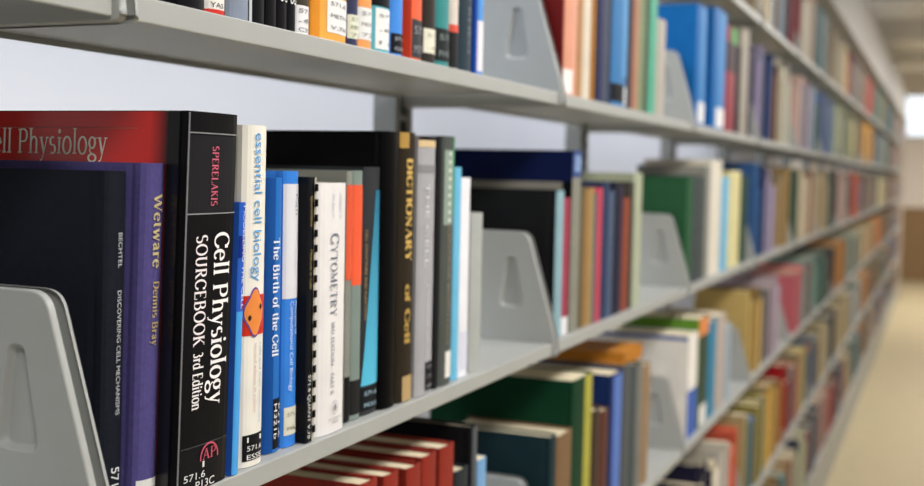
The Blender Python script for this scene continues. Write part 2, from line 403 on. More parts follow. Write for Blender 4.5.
# ------------------------------------------------------------------ books: near ones by hand
COUNT = [0]
EDGES = {k: {} for k in ROW}
def xy(xl, xr, yr, xs): return at_x(xl, yr, xs).y, at_x(xr, yr, xs).y
def bk(row, label, hexc, xl, xr, yr, ytop=None, set_=.008, h=None, name='book', **kw):
    xs = X0-set_
    bl = kw.get('bulge'); bl = .003 if bl is None else bl
    y0, y1 = xy(xl, xr, yr, xs-bl)
    zt = at_x((xl+xr)/2, ytop, xs).z if ytop is not None else ROW[row]+h
    COUNT[0] += 1
    lean = math.radians(kw.get('lean', 0)); zr = at_x((xl+xr)/2, yr, xs).z      # slide from the reading height to the top
    dy = math.tan(lean)*(zt-zr); y0 += dy; y1 += dy
    k = kw.pop('bay', 1)
    if kw.pop('tight', True):
        prev = [e for e in EDGES[row].get(k, []) if e[0] < y0 and e[1] < y1]
        if prev:
            pe = max(e[1] for e in prev)
            if pe > y0 and lean == 0: y0 = min(pe+.0002, y1-.003)
    B = make_book(name, label, y0, y1, ROW[row], zt, xs, hexc=hexc, group='books on the %s' % ROWNAME[row], **kw)
    EDGES[row].setdefault(k, []).append((y0, y1, label))
    return B
def lab(B, x, ya, yb, v0=0, v1=1, hexc='e9e7e0', txt=None, tcol='444444', name='call_number_label', label=None, cap=.0035, lines=3):
    za, zb = B.zpx(x, ya), B.zpx(x, yb)
    patch(B, name, zb, za, v0, v1, hexc, label=label)
    if txt:
        n = len(txt); hh = (za-zb)
        for i, s in enumerate(txt):
            c = min(cap, hh/(n*1.7)); w = (v1-v0)*.72
            write_h(B, 'call_number', s, za-hh*(i+.5)/n-c*.6, c, v0+(v1-v0)*.14, v0+(v1-v0)*.86, tcol)
T3 = ['571.6', 'H321', '2003']
# --- third shelf down, nearest bay
b = bk('B', 'slim black hardcover with tiny white spine lettering beside the left metal bracket', '1d2029', 104.5, 125.5, 176, 171, .030, name='hardcover_book', kind='cloth', rough=.55, lean=1.4, depth=.17, bulge=.004)
write(b, 'spine_lettering', 'BECHTEL', b.zpx(118, 233), b.zpx(117, 268), .55, .0042, 'c9cbd0')
write(b, 'spine_lettering', 'DISCOVERING CELL MECHANISMS', b.zpx(116, 291), b.zpx(112, 416), .55, .0042, 'c9cbd0')
write(b, 'call_number', '571.6', b.zpx(112, 468), b.zpx(110, 500), .5, .008, 'e6e6e6')
b = bk('B', 'purple cloth hardcover with gold spine lettering left of the thick black textbook', '544d84', 140.8, 162.6, 165, 163, .0185, name='hardcover_book', kind='cloth', rough=.55, lean=2.2, depth=.17, bulge=.006)
write(b, 'spine_lettering', 'Wetware', b.zpx(155, 194), b.zpx(153, 268), .5, .0085, 'cfbe8c', 'serif', T=.13)
write(b, 'spine_lettering', 'Dennis Bray', b.zpx(153, 281), b.zpx(151, 346), .5, .0062, 'b9a36c', 'serif', T=.13)
patch(b, 'call_number_label', 0, b.zpx(145, 480), .05, .95, 'e4e2dd')
b = bk('B', 'thick black textbook with red front cover and large white spine title', '141416', 188.5, 237.3, 113, 112.5, .0005, name='hardcover_book', rough=.32, lean=2.6, depth=.212, bulge=.0022)
cp = b
patch(b, 'spine_panel', b.zpx(210, 215), b.zpx(213, 136), .02, .98, '232326', .35, .0003)
for yy in (213.5, 133.5): patch(b, 'spine_rule', b.zpx(211, yy+.6), b.zpx(211, yy-.6), .02, .99, '8f8f92', .4, .0006)
write(b, 'author_lettering', 'SPERELAKIS', b.zpx(214, 146), b.zpx(211, 206), .50, .0076, 'd0677c', 'serif', T=.13)
write(b, 'title_lettering', 'Cell Physiology', b.zpx(217, 232), b.zpx(210, 405), .70, .0195, 'f4f1f0', 'serif', T=.125)
write(b, 'title_lettering', 'SOURCEBOOK', b.zpx(200, 235), b.zpx(195, 347), .29, .0124, 'f0e6e8', 'serif', T=.125)
write(b, 'title_lettering', '3rd Edition', b.zpx(195, 353), b.zpx(192, 411), .29, .0108, 'f0ecec', 'serif', T=.13)
patch(b, 'worn_edge', .002, b.h-.001, 0, .022, '77777a', .5, .0006)
patch(b, 'clear_label_film', 0, b.zpx(200, 445), .04, .97, '1b1b1d', .18, .0005)
patch(b, 'label_film_edge', b.zpx(200, 445.2), b.zpx(200, 444.3), .04, .97, '4a4a4c', .3, .0007)
# publisher's mark: an arch over two joined letters
za = b.zpx(200, 459); V = []; Fc = []
for q, (ra, rb) in enumerate(((.0098, .0112),)):
    for i in range(25):
        a = math.radians(-8+196*i/24); yc = .004
        V += [(prof_x(b, 0)+.0012, yc+ra*math.cos(a), za+ra*.95*math.sin(a)), (prof_x(b, 0)+.0012, yc+rb*math.cos(a), za+rb*.95*math.sin(a))]
    Fc = [(2*i, 2*i+1, 2*i+3, 2*i+2) for i in range(24)]
mesh('publisher_mark', V, Fc, mat('c4566a', .4, 'ink'), b.root)
write_h(b, 'publisher_mark', 'AP', za-.0012, .0078, .44, .72, 'c4566a', 'serif')
write_h(b, 'call_number', 'l', b.zpx(199, 468), .0045, .44, .48, 'dddddd')
write_h(b, 'call_number', '571.6', b.zpx(194, 480), .0050, .10, .50, 'dddddd')
write_h(b, 'call_number', 'P13C', b.zpx(197, 489), .0058, .32, .70, 'dddddd')
# red printed front cover, running into black near the spine
mm = bpy.data.materials.new('printed_cover'); mm.use_nodes = True; nt = mm.node_tree; bs = nt.nodes['Principled BSDF']; bs.inputs['Roughness'].default_value = .25
tc = nt.nodes.new('ShaderNodeTexCoord'); sx = nt.nodes.new('ShaderNodeSeparateXYZ'); nt.links.new(tc.outputs['Object'], sx.inputs[0])
mr = nt.nodes.new('ShaderNodeMapRange'); mr.inputs[1].default_value = -.034; mr.inputs[2].default_value = -.0185; nt.links.new(sx.outputs[0], mr.inputs[0])
mx = nt.nodes.new('ShaderNodeMix'); mx.data_type = 'RGBA'; mx.inputs[6].default_value = lin('d6302b')+[1]; mx.inputs[7].default_value = lin('141416')+[1]
nt.links.new(mr.outputs[0], mx.inputs[0]); nt.links.new(mx.outputs[2], bs.inputs['Base Color'])
side_patch(b, 'printed_front_cover', -.211, -.009, .0006, b.h-.0006, 'b22322', m=mm)['label'] = 'glossy red front cover fading to black at the spine'
zt = b.h-.0295
write_side(b, 'cover_title', 'Cell Physiology', -.1895, -.0712, zt-.0020, .0180, 'fdfcf2', T=.10)
side_patch(b, 'cover_rule', -.205, -.044, b.h-.0128, b.h-.0122, 'c06a5c', .0006)
b = bk('B', 'very thin blue paperback with white spine lettering right of the thick black textbook', '2f5fc0', 237.2, 243.4, 204, 202.5, .0005, name='paperback_book', soft=True, lean=2.3, depth=.15, rough=.35)
write(b, 'spine_lettering', 'MODELLING THE CELL', b.zpx(240, 206), b.zpx(238, 309), .62, .0036, 'dfe6f4')
patch(b, 'spine_band', 0, b.zpx(238, 312), 0, 1, '4b9fe2', .35)
patch(b, 'spine_band', b.zpx(238, 258), b.zpx(239, 236), 0, .5, '1c2f86', .35)
b = bk('B', 'cream textbook with blue spine title and orange emblem on a red band', 'e9e5da', 241.5, 264.6, 180, 125, .004, name='hardcover_book', lean=.8, depth=.205, bulge=.0055, rough=.35)
write(b, 'title_lettering', 'essential cell biology', b.zpx(257, 133), b.zpx(252, 282), .46, .0100, '5a9fd8')
patch(b, 'red_band', b.zpx(250, 336), b.zpx(250, 296), .0, 1, 'c9311f', .35)
def blob(B, name, zc, rv, rz, v, hexc, off):
    pts = []; n = 28; yc = (-.5+v)*B.t
    for rr in (0.02, .35, .7, 1):
        for i in range(n):
            a = 2*math.pi*i/n; k = (1+.10*math.cos(4*a))*rr
            y = max(-.49*B.t, min(.49*B.t, yc+rv*math.cos(a)*k)); pts.append((prof_x(B, y)+off, y, zc+rz*math.sin(a)*k))
    Fc = [tuple(range(n))]+[(q*n+i, q*n+(i+1) % n, q*n+n+(i+1) % n, q*n+n+i) for q in range(3) for i in range(n)]
    mesh(name, pts, Fc, mat(hexc, .4, 'ink'), B.root)
zc = b.zpx(250, 313); blob(b, 'emblem_outline', zc, .0112, .0180, .40, '6a4f9a', .0007); blob(b, 'emblem', zc, .0100, .0165, .40, 'e58a45', .0010)
for s in (-1, 1): blob(b, 'emblem_spot', zc+.004*s, .0016, .0022, .40+.2*s, '3b2a22', .0013)
write(b, 'small_lettering', 'cells and their molecules', b.zpx(250, 344), b.zpx(248, 425), .66, .0032, '8fb4d6')
write(b, 'small_lettering', 'second edition in colour', b.zpx(250, 344), b.zpx(248, 415), .45, .0032, 'c9a0a0')
lab(b, 247, 436, 462, .08, .9, '17171a', ['l', '571.6', 'ESSE'], 'e8e8e8', cap=.0052, label='black call number label with white handwriting')
b = bk('B', 'slim mid-blue hardcover titled in white, right of the cream textbook', '2a6fbe', 264.6, 280.5, 200, 177.5, .012, name='hardcover_book', lean=.4, depth=.16, bulge=.005, rough=.35)
write(b, 'title_lettering', 'The Birth of the Cell', b.zpx(275, 238), b.zpx(272, 357), .44, .0082, 'e8edf4', 'serif', T=.13)
patch(b, 'hinge_shade', 0, b.h, 0, .36, '1c4d94', .4)  # darker blue paints the shade on the rounded hinge side
lab(b, 271, 400, 450, .30, .98, '1a1a1c', label='black call number label')
for i, s in enumerate(('571.6', 'H321b')): write(b, 'call_number', s, b.zpx(271, 405), b.zpx(271, 440), .78-.28*i, .0045, 'e6e6e6')
b = bk('B', 'blue and white paperback with white upper spine and bright blue lower spine', '3b82dc', 281, 297, 200, 171, .011, name='paperback_book', lean=0, bulge=.004, depth=.175, rough=.35)
patch(b, 'white_spine_panel', b.zpx(289, 299), b.zpx(289, 184), .0, 1, 'dcdce2', .4)
write(b, 'spine_lettering', 'Fall', b.zpx(292, 194), b.zpx(292, 215), .66, .0035, '9aa0ae')
write(b, 'title_lettering', 'Principles of', b.zpx(288, 302), b.zpx(287, 336), .68, .0042, 'cfdff6')
write(b, 'title_lettering', 'Computational Cell Biology', b.zpx(287, 302), b.zpx(285, 393), .40, .0045, 'cfdff6')
lab(b, 284, 409, 437, .08, 1, 'd9d7c6', ['571.6', 'P957'], '8a8a7c', cap=.003, label='cream call number label')
b = bk('B', 'black paperback with gold spine lettering left of the comb-bound booklet', '17181c', 298, 310.8, 200, 177, .004, name='paperback_book', soft=True, lean=0, depth=.17, rough=.35)
write(b, 'spine_lettering', 'Quantitative', b.zpx(309, 196), b.zpx(308, 227), .5, .0038, '9a8a58')
write(b, 'spine_lettering', 'Methods in Cells', b.zpx(308, 250), b.zpx(306, 290), .5, .0038, '9a8a58')
write(b, 'call_number', '571.6 QUANT V.78', b.zpx(305, 376), b.zpx(304, 440), .5, .0046, 'dcdcdc')
# comb-bound booklet: pages, card covers and a row of black comb loops
b = bk('B', 'thin comb-bound booklet with black plastic teeth beside the white hardcover', '202024', 311.2, 313.4, 200, 177, .004, name='comb_bound_booklet', soft=True, lean=0, depth=.17, rough=.4)
patch(b, 'page_edge', .0005, b.h, .05, .95, 'b4af9f', .7, .0004)
for i in range(17):
    z0 = .008+i*(b.h-.02)/16
    vv = []
    for (z) in (z0, z0+.0062):
        for j in range(7):
            a = math.pi*(j/6-.5); vv.append((.0007+.0018*math.cos(a), b.t*.6*math.sin(a), z))
    mesh('comb_loop', vv, [(j, j+1, 8+j, 7+j) for j in range(6)], mat('141416', .35, 'plastic'), b.root)
b = bk('B', 'white hardcover with grey spine title and small round emblem', 'e6e3e2', 314.2, 345.3, 196, 183, .004, name='hardcover_book', lean=0, depth=.172, bulge=.006, rough=.3)
write(b, 'title_lettering', 'C', b.zpx(333, 233), b.zpx(333, 244.5), .47, .0140, '6d7584', 'serif')
write(b, 'title_lettering', 'YTOMETRY', b.zpx(332, 245.5), b.zpx(330, 317), .45, .0105, '6d7584', 'serif')
write(b, 'title_lettering', '3RD EDITION', b.zpx(330, 322), b.zpx(329, 366), .44, .0058, '8d94a0')
write(b, 'title_lettering', 'PART B', b.zpx(329, 374), b.zpx(328, 395), .44, .0058, '8d94a0')
write(b, 'volume_lettering', 'METHODS IN', b.zpx(338, 194), b.zpx(337, 218), .64, .0030, '9aa6c0'); write(b, 'volume_lettering', 'CELL BIOLOGY', b.zpx(331, 194), b.zpx(331, 218), .40, .0030, '9aa6c0')
zc = b.zpx(328, 409); V = []
for i in range(21):
    a = 2*math.pi*i/20
    for rr in (.0054, .0060): V.append((prof_x(b, 0)+.001, rr*math.cos(a)+.001, zc+rr*math.sin(a)))
mesh('round_emblem', V, [(2*i, 2*i+1, 2*i+3, 2*i+2) for i in range(20)], mat('a9a9b2', .5, 'ink'), b.root)
blob(b, 'round_emblem', zc, .002, .003, .54, '8c8c98', .0012)
write_h(b, 'publisher_lettering', 'ACADEMIC', b.zpx(328, 421.5), .0022, .34, .80, 'a4a4a8'); write_h(b, 'publisher_lettering', 'PRESS', b.zpx(328, 425), .0022, .45, .68, 'a4a4a8')
b = bk('B', 'slim grey book with a long orange upper spine touching the white hardcover', '85877f', 346.4, 352, 200, 171, .013, name='hardcover_book', lean=0, bulge=.001)
patch(b, 'orange_spine_panel', b.zpx(349, 280), b.zpx(349, 185), 0, 1, 'dd5b3d', .4)
lab(b, 347, 377, 424, 0, 1, '1c1c1e', label='black call number label')
b = bk('B', 'grey-green book with orange upper spine beside the cyan-striped book', '7c8a84', 352.2, 362.2, 200, 170.5, .012, name='hardcover_book', lean=0, bulge=.002)
patch(b, 'orange_spine_panel', b.zpx(357, 285), b.zpx(357, 185), 0, 1, 'e8603f', .4)
lab(b, 353, 381, 415, 0, 1, '242424', label='black call number label')
b = bk('B', 'dark grey book with a bright cyan stripe widening down its spine', '34363a', 362.5, 378.5, 200, 167, .012, name='paperback_book', soft=True, lean=0)
n = 8
za, zb = b.zpx(370, 190), b.zpx(368, 385); pv_ = []
for i in range(n+1):
    z = za+(zb-za)*i/n; v0 = .62-.62*(i/n); 
    for j in range(5):
        y = (-.5+v0+(1-v0)*j/4)*b.t; pv_.append((prof_x(b, y)+.0005, y, z))
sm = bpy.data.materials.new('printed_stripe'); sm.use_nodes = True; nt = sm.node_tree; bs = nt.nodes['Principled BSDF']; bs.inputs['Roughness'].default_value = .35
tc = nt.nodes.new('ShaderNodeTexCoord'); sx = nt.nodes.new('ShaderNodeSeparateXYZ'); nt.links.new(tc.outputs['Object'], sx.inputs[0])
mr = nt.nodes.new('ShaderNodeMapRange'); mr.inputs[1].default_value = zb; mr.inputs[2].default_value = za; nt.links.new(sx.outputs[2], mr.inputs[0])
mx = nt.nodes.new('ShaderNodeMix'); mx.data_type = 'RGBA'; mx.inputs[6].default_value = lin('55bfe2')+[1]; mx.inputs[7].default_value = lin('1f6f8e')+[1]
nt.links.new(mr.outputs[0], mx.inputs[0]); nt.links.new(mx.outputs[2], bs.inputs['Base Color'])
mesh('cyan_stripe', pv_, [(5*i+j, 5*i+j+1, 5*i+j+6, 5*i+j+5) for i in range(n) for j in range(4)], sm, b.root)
lab(b, 367, 387, 410, 0, 1, '1a1d22', ['571.6', 'MOLE'], 'a9c9d6', cap=.004, label='black call number label')
write(b, 'spine_lettering', 'CELL STRUCTURE AND FUNCTION', b.zpx(364, 230), b.zpx(364, 320), .12, .0035, 'a88e60')
b = bk('B', 'large black hardcover with plain black front board beside the gold-lettered book', '070709', 379, 396, 240, 131, .0075, name='hardcover_book', lean=0, depth=.225, bulge=.005, rough=.4)
b = bk('B', 'large dark brown book with heavy gold lettering down its spine', '2f281f', 396.3, 414.5, 150, 132, .007, name='hardcover_book', lean=0, depth=.22, bulge=.004, rough=.4)
write(b, 'title_lettering', 'DICTIONARY', b.zpx(405, 158), b.zpx(403, 262), .46, .0130, 'd0ad62', 'serif', T=.2)
write(b, 'title_lettering', 'of Cell', b.zpx(403, 286), b.zpx(401, 345), .46, .0115, 'b39450', 'serif', T=.2)
patch(b, 'gold_band', 0, b.zpx(400, 378), .25, .95, 'b59a6c')
patch(b, 'gold_band', b.zpx(406, 148), b.h, .0, .4, 'b08d4c')
b = bk('B', 'grey hardcover with embossed white spine title and black label', 'a5a5a9', 414.8, 435, 152, 136, .003, name='hardcover_book', lean=0, depth=.21, bulge=.004)
patch(b, 'tan_top_band', b.zpx(425, 147), b.zpx(425, 140), 0, 1, 'd6bd92'); patch(b, 'black_top_band', b.zpx(425, 140), b.h, 0, 1, '15151a')
patch(b, 'dark_spine_band', b.zpx(425, 173), b.zpx(425, 165), 0, 1, '88888c')
write(b, 'title_lettering', 'THE CELL', b.zpx(424, 183), b.zpx(422, 268), .38, .0085, 'd2d2d6')
write(b, 'title_lettering', 'A MOLECULAR APPROACH', b.zpx(420, 285), b.zpx(418, 365), .5, .006, 'cfcfd4')
lab(b, 420, 364, 393, .42, .95, '1b1b20', ['571.6', 'C776', '2004'], '9a9aa4', label='black call number label')
b = bk('B', 'black hardcover squeezed between the grey hardcover and the mottled green one', '17181c', 435.3, 441, 200, 136, .008, name='hardcover_book', lean=0, bulge=.001)
b = bk('B', 'mottled grey-green book with a white label near its foot', '4f5450', 441.2, 453, 200, 136, .007, name='hardcover_book', lean=0, depth=.2, bulge=.003)
patch(b, 'green_spine_edge', b.zpx(447, 215), b.h, .72, 1, '2f8f57'); patch(b, 'pale_spine_panel', b.zpx(447, 225), b.zpx(447, 150), .1, .72, '8f9f94')
write(b, 'spine_lettering', 'CELLULAR BIOPHYSICS', b.zpx(446, 226), b.zpx(445, 345), .5, .006, '9c8d78'); write(b, 'spine_lettering', 'IIIIIIIII', b.zpx(447, 152), b.zpx(447, 222), .45, .006, 'd5dcd0')
lab(b, 445, 352, 378, .38, .98, 'e5e4de', label='white call number label')
b = bk('B', 'thin sky-blue paperback left of the tall white book', '6db8da', 453.3, 460, 200, 167, .010, name='paperback_book', soft=True, lean=0)
b = bk('B', 'glossy white book right of the thin sky-blue paperback', 'e8e8ee', 460.2, 470, 200, 177.5, .010, name='paperback_book', lean=0, bulge=.002, rough=.3)
lab(b, 462, 332, 370, .1, .9, 'd6d6e6', label='pale call number label')
b = bk('B', 'short pale grey book, last one standing before the empty stretch of shelf', 'a8aba8', 470.5, 482, 250, 213, .012, name='paperback_book', lean=0, bulge=.002)
# --- second shelf down, nearest bay
def A(label, hexc, xl, xr, yr, h, bay=1, **kw): return bk('A', label, hexc, xl, xr, yr, None, kw.pop('set_', .005), h, bay=bay, **kw)
A('leftmost black book on the second shelf, its foot just above the lip', '15161a', 181, 206, 4, .235)
b = A('black book with white label above a red stripe on the second shelf', '131317', 206.5, 226.5, 10, .24)
lab(b, 214, -12, 9, .0, .72, 'ece8e2', ['570', 'YAS'], '555555', label='white call number label'); patch(b, 'red_stripe', b.zpx(214, 14.3), b.zpx(214, 8.5), 0, .74, 'cf3a30')
b = A('grey-blue book right of the red-striped label, pale edge on its right', '858fa0', 227, 250, 14, .2); patch(b, 'pale_edge', .001, b.h, .9, 1, 'e8eaee')
for i, (xl, xr) in enumerate(((250.2, 264.5), (265.5, 275), (275.3, 286), (286.3, 294))):
    b = A(['black book with scratched film label right of the grey-blue book', 'plain black book, second of four black spines left of the white label', 'black book with large white handwriting, third of four black spines', 'slim black book with white handwriting against the white-labelled book'][i], ['131418', '17171a', '121216', '15171b'][i], xl, xr, 18+3*i, .23-.01*(i % 2))
    if i == 0: patch(b, 'label_film_edge', .001, .07, .0, .06, 'd5d8dc'); write(b, 'call_number', 'N', .03, .02, .5, .006, 'cfcfd4')
    if i > 1:
        for j in range(2): write(b, 'call_number', ['571.6', 'B87m'][j], .052, .022, .35+.35*j, .0052, 'e8e8e8')
b = A('dark olive book with a large white label left of the yellow book', '3d3b33', 294.3, 308.7, 28, .235); lab(b, 301, 5, 33.5, 0, 1, 'e8e8ea', ['571', '.6', 'C39'], '8a8a90', label='white call number label')
b = A('thick yellow-orange book with white label on the second shelf', 'e6a74c', 309.5, 345.5, 34, .24, bulge=.005); lab(b, 329, -4, 32, .33, .97, 'e6e6e6', ['571.6', 'METH', 'V.70'], '77777c', cap=.0035, label='white call number label')
patch(b, 'orange_hinge', .001, b.h, 0, .16, 'd98c2e')
b = A('slim navy book with cream label right of the yellow book', '3a3e5c', 346, 357, 42, .23); lab(b, 351, 14, 38, .0, 1, 'e0e0cc', ['571', 'MET', '71'], '8a9a80', label='cream call number label')
b = A('peach-orange book with tall white label right of the slim navy book', 'ec9f60', 357.3, 372, 44, .235); lab(b, 364, 7, 39.5, .03, .97, 'e6e6e4', ['571', 'METH', '72'], '999999', label='white call number label')
b = A('teal book with black upper spine and large white label', '5cb0c0', 372.8, 390, 48, .235); lab(b, 381, 8, 49, .1, .97, 'e9ebe9', ['571', '.6', 'N'], '9a9a9a', label='white call number label'); patch(b, 'black_spine_panel', b.zpx(381, 6), b.h, 0, .95, '15171a')
b = A('bright blue book with black label right of the teal book', '4a8de0', 390.3, 402.6, 52, .235); lab(b, 396, 33, 53, .05, 1, '1c1f28', ['571.6', 'OXF'], 'b9b9c2', label='black call number label')
b = A('orange-red book with dark label on the second shelf', 'e4633f', 403, 422.6, 56, .24); lab(b, 413, 18.5, 57, .3, .97, '3a3b40', ['571', 'M79'], '9a9aa0', cap=.008, label='dark call number label'); patch(b, 'red_hinge', .001, b.h, 0, .26, '9c2b18')
b = A('dark brown book with small cream label near its foot', '35302d', 422.9, 435.5, 60, .225); lab(b, 429, 28.5, 53, .05, .97, 'e6e4d2', ['571', '.6'], 'aaa99a', label='cream call number label')
b = A('teal-green book with dark label right of the dark brown book', '3f8c8c', 435.8, 449, 64, .235); lab(b, 442, 28, 61, 0, 1, '2a2f30', ['571', 'PHYS'], '8f9a9a', cap=.006, label='dark call number label')
b = A('slim pale book with a red band and dark foot', 'dacfc4', 449.3, 457, 66, .23); patch(b, 'red_band', b.zpx(453, 31.5), b.zpx(453, 24), 0, 1, 'd8584a'); patch(b, 'dark_foot_label', .001, b.zpx(453, 31.5), 0, 1, '2a2a2c')
b = A('dark slate book covered in faint white lettering before the blue ones', '2d3c46', 457.3, 471.8, 68, .235); write(b, 'call_number', '571.6 RHEO', .12, .02, .55, .008, '7d868c')
A('very thin deep blue book on the second shelf', '1d48a0', 472, 475.3, 70, .235)
b = A('blue and white book touching the second bracket on the second shelf', '5a98dc', 475.6, 481.6, 72, .24); patch(b, 'white_spine_panel', .004, b.zpx(478, 20), 0, .8, 'e8e4ea')
# --- fourth shelf down, nearest bay
def Cc(label, hexc, xl, xr, yr, ytop, bay=1, **kw): return bk('C', label, hexc, xl, xr, yr, ytop, kw.pop('set_', .010), bay=bay, **kw)
for i, (xl, xr, yt) in enumerate(((360, 377, 482), (383.5, 398, 474.5), (406.5, 420.5, 467), (421.8, 435.8, 455.5), (439.5, 453.6, 446.5))):
    Cc(['red cloth volume, lowest in the photo of the row of red books', 'red cloth volume second from the left in the row of red books', 'red cloth volume in the middle of the row of red books', 'red cloth volume second from the right in the row of red books', 'tallest red cloth volume at the right end of the red row'][i], '8c3026', xl, xr, yt+6, yt, name='hardcover_book', kind='cloth', lean=0, depth=.185, bulge=.002, set_=.012+.0*i)
Cc('small dark book with cream page tops right of the red volumes', '2a3036', 454, 468, 476, 470, name='hardcover_book', bulge=.002)
b = Cc('tall black hardcover rising behind the red volumes', '17181b', 469, 476, 470, 427, name='hardcover_book', depth=.19, bulge=.002, kind='cloth'); patch(b, 'grey_spine_edge', 0, b.h, .2, 1, '54575c')
Cc('slim light blue book left of the fourth shelf bracket', '78a6d2', 476.5, 485, 476, 460, name='paperback_book', soft=True)
# ------------------------------------------------------------------ second and third bays, looser hand
Bq = lambda label, hexc, xl, xr, yr, ytop, bay, **kw: bk('B', label, hexc, xl, xr, yr, ytop, kw.pop('set_', .010), bay=bay, **kw)
b = Bq('thin pale blue book pressed behind the second bracket on the third shelf', '1d1e20', 557.5, 563.5, 215, 190, 2, depth=.2); patch(b, 'pale_blue_spine', .001, b.h-.001, 0, 1, '8fb0ba')
b = Bq('thin maroon-pink book with white label foot behind the second bracket', '9f4456', 563.8, 570, 220, 198, 2); lab(b, 562, 318, 340, 0, 1, 'e6e6e8', label='white call number label')
b = Bq('tall grey book with navy front cover and navy-blue spine head', '87877c', 570.2, 580, 220, 150.5, 2, name='hardcover_book', depth=.215, bulge=.001)
patch(b, 'navy_spine_head', b.zpx(575, 177), b.h, 0, 1, '2d447f'); patch(b, 'spine_head_label', b.zpx(575, 172), b.zpx(575, 155), .15, .9, '8ba4cc')
h = b.h
side_patch(b, 'cover_artwork', -.2149, -.001, .0005, h-.0005, '111214', .0003)['label'] = 'black front cover'
side_patch(b, 'cover_navy_band', -.2149, -.001, h-.045, h-.0004, '131d47', .0006); side_patch(b, 'cover_grey_band', -.2149, -.016, h-.066, h-.046, '8d8b84', .0006)
for i in range(5): side_patch(b, 'cover_text_line', -.19, -.03, h-.083-.014*i, h-.079-.014*i, '24262a', .0006)
blist = [('dull olive', '6b5f45', 580.5, 583.3, 187, 0), ('ochre brown', '94734a', 583.5, 588.5, 190, 0), ('tan', 'a68a5c', 588.8, 593.2, 188, 0), ('thin teal', '4a6f74', 593.4, 595.3, 193, 0), ('pinkish red', 'b8485a', 595.5, 602.5, 188, 0), ('navy blue', '33405e', 603, 609, 182, 0), ('slate blue', '55627a', 609.2, 613.5, 191, 0), ('blackish', '272a36', 613.8, 618, 182, 0), ('dark violet', '3a3446', 618.2, 622.8, 186, 0), ('rust', '8c4a38', 623.1, 629.5, 198, 0), ('dark grey', '4a4640', 629.7, 633.3, 182, 0), ('pale grey-green', 'aab098', 633.6, 642, 173, 0)]
adj = {}
for (c, hx, xl, xr, yt, _) in blist: Bq('%s book on the third shelf between the second and third brackets' % c, hx, xl, xr, 220, yt, 2)
Bq('large dark green hardcover half hidden by the third bracket', '2d5a3c', 686, 692.5, 220, 177, 3, name='hardcover_book', depth=.21, bulge=.002)
for c, hx, xl, xr, yt in [('dark slate', '474c52', 693.5, 699, 176), ('dark grey-green', '47504c', 699.3, 705, 176), ('grey', '8d8d88', 705.2, 709.8, 166), ('tall cream-white', 'dcd6c8', 710, 721.5, 160), ('light blue', '6fb2d6', 722, 728.5, 177), ('pale yellow', 'd8d09c', 728.8, 740.5, 171), ('dark green', '2e4a40', 742, 747, 176)]:
    Bq('%s book on the third shelf just past the third bracket' % c, hx, xl, xr, 220, yt, 3)
Aq = lambda label, hexc, xl, xr, h, bay, yr=60, **kw: A(label, hexc, xl, xr, yr, h, bay, **kw)
b = Aq('dark red book hidden behind the sloping second bracket on the second shelf', '6e1d1c', 560.3, 561.8, .22, 2)
b = Aq('thick peach-pink book with a white label near its foot', 'd99a80', 562, 577.5, .24, 2); lab(b, 567, 69, 93, .0, .55, 'ecebe8', label='white call number label')
for c, hx, xl, xr in [('tan', 'b58e6a', 577.8, 582), ('cream', 'd6cdbc', 582.2, 590.5), ('ochre', 'a57238', 590.8, 594), ('blackish', '26262e', 594.2, 597), ('dark navy', '34375c', 597.2, 604), ('slate grey', '565c68', 604.2, 607.5), ('thin dark blue', '2c3a58', 607.7, 610.5)]:
    Aq('%s book on the second shelf right of the peach-pink book' % c, hx, xl, xr, .24, 2)
b = Aq('mid-blue book with black label and white sticker on the second shelf', '3a78b0', 610.8, 628, .24, 2); lab(b, 619, 84, 102, 0, .75, '15171c', label='black call number label'); patch(b, 'white_sticker', .004, .035, .72, 1, 'e4e8ee'); patch(b, 'light_spine_band', .05, b.h, .55, .9, '5a9ad0')
for c, hx, xl, xr in [('dark grey', '4a4c54', 628.2, 630.5), ('reddish brown', '93604e', 630.7, 634), ('tan pink', 'b08c74', 634.2, 639), ('sage green', '7c8f70', 639.2, 644.5), ('dark olive', '4c5446', 644.7, 647.8), ('mint green', '58a78e', 648, 657)]:
    Aq('%s book on the second shelf left of the third bracket' % c, hx, xl, xr, .24, 2)
bk('A', 'short pale grey book beside the mint green one', 'b3aca2', 657.2, 665.3, 70, 18.5, .006, bay=2)
for nm, xl, xr, yt in (('tall bright blue binder directly behind the third bracket', 693.5, 705.6, 4), ('bright blue binder, right one of the matching pair', 713, 725.6, 8.5)):
    b = bk('A', nm, '1868ae', xl if xl > 700 else 695.5, xr, 60, yt, .006, bay=3, name='binder', depth=.2, bulge=.003); patch(b, 'white_label', .006, .05, .25, .95, 'e6e8ea')
    patch(b, 'light_spine_band', .05, b.h-.004, .4, .75, '4a90cc')
b = bk('A', 'maroon book with green head right of the blue binders', '8f3a44', 726, 736, 80, 26, .007, bay=3); patch(b, 'green_spine_head', b.zpx(731, 42), b.h, .3, 1, '3fa058'); patch(b, 'dark_spine_panel', b.zpx(731, 72), b.zpx(731, 42), 0, 1, '4a3b40')
for c, hx, xl, xr, yt in [('black', '23222a', 736.2, 741, 45), ('warm grey', 'a39c90', 741.2, 748.5, 28), ('dark violet', '2f2a40', 748.7, 751.3, 50)]:
    bk('A', '%s book on the second shelf past the blue binders' % c, hx, xl, xr, 80, yt, .007, bay=3)
Cc('blue-grey hardcover with dark blue-green front board and tan page tops', '1d3238', 549.5, 555.8, 460, 437, 2, name='hardcover_book', depth=.18, bulge=.002)
Cc('brown hardcover left of the big green volume', '7a5f45', 556.2, 571, 460, 434, 2, name='hardcover_book', depth=.17, bulge=.002)
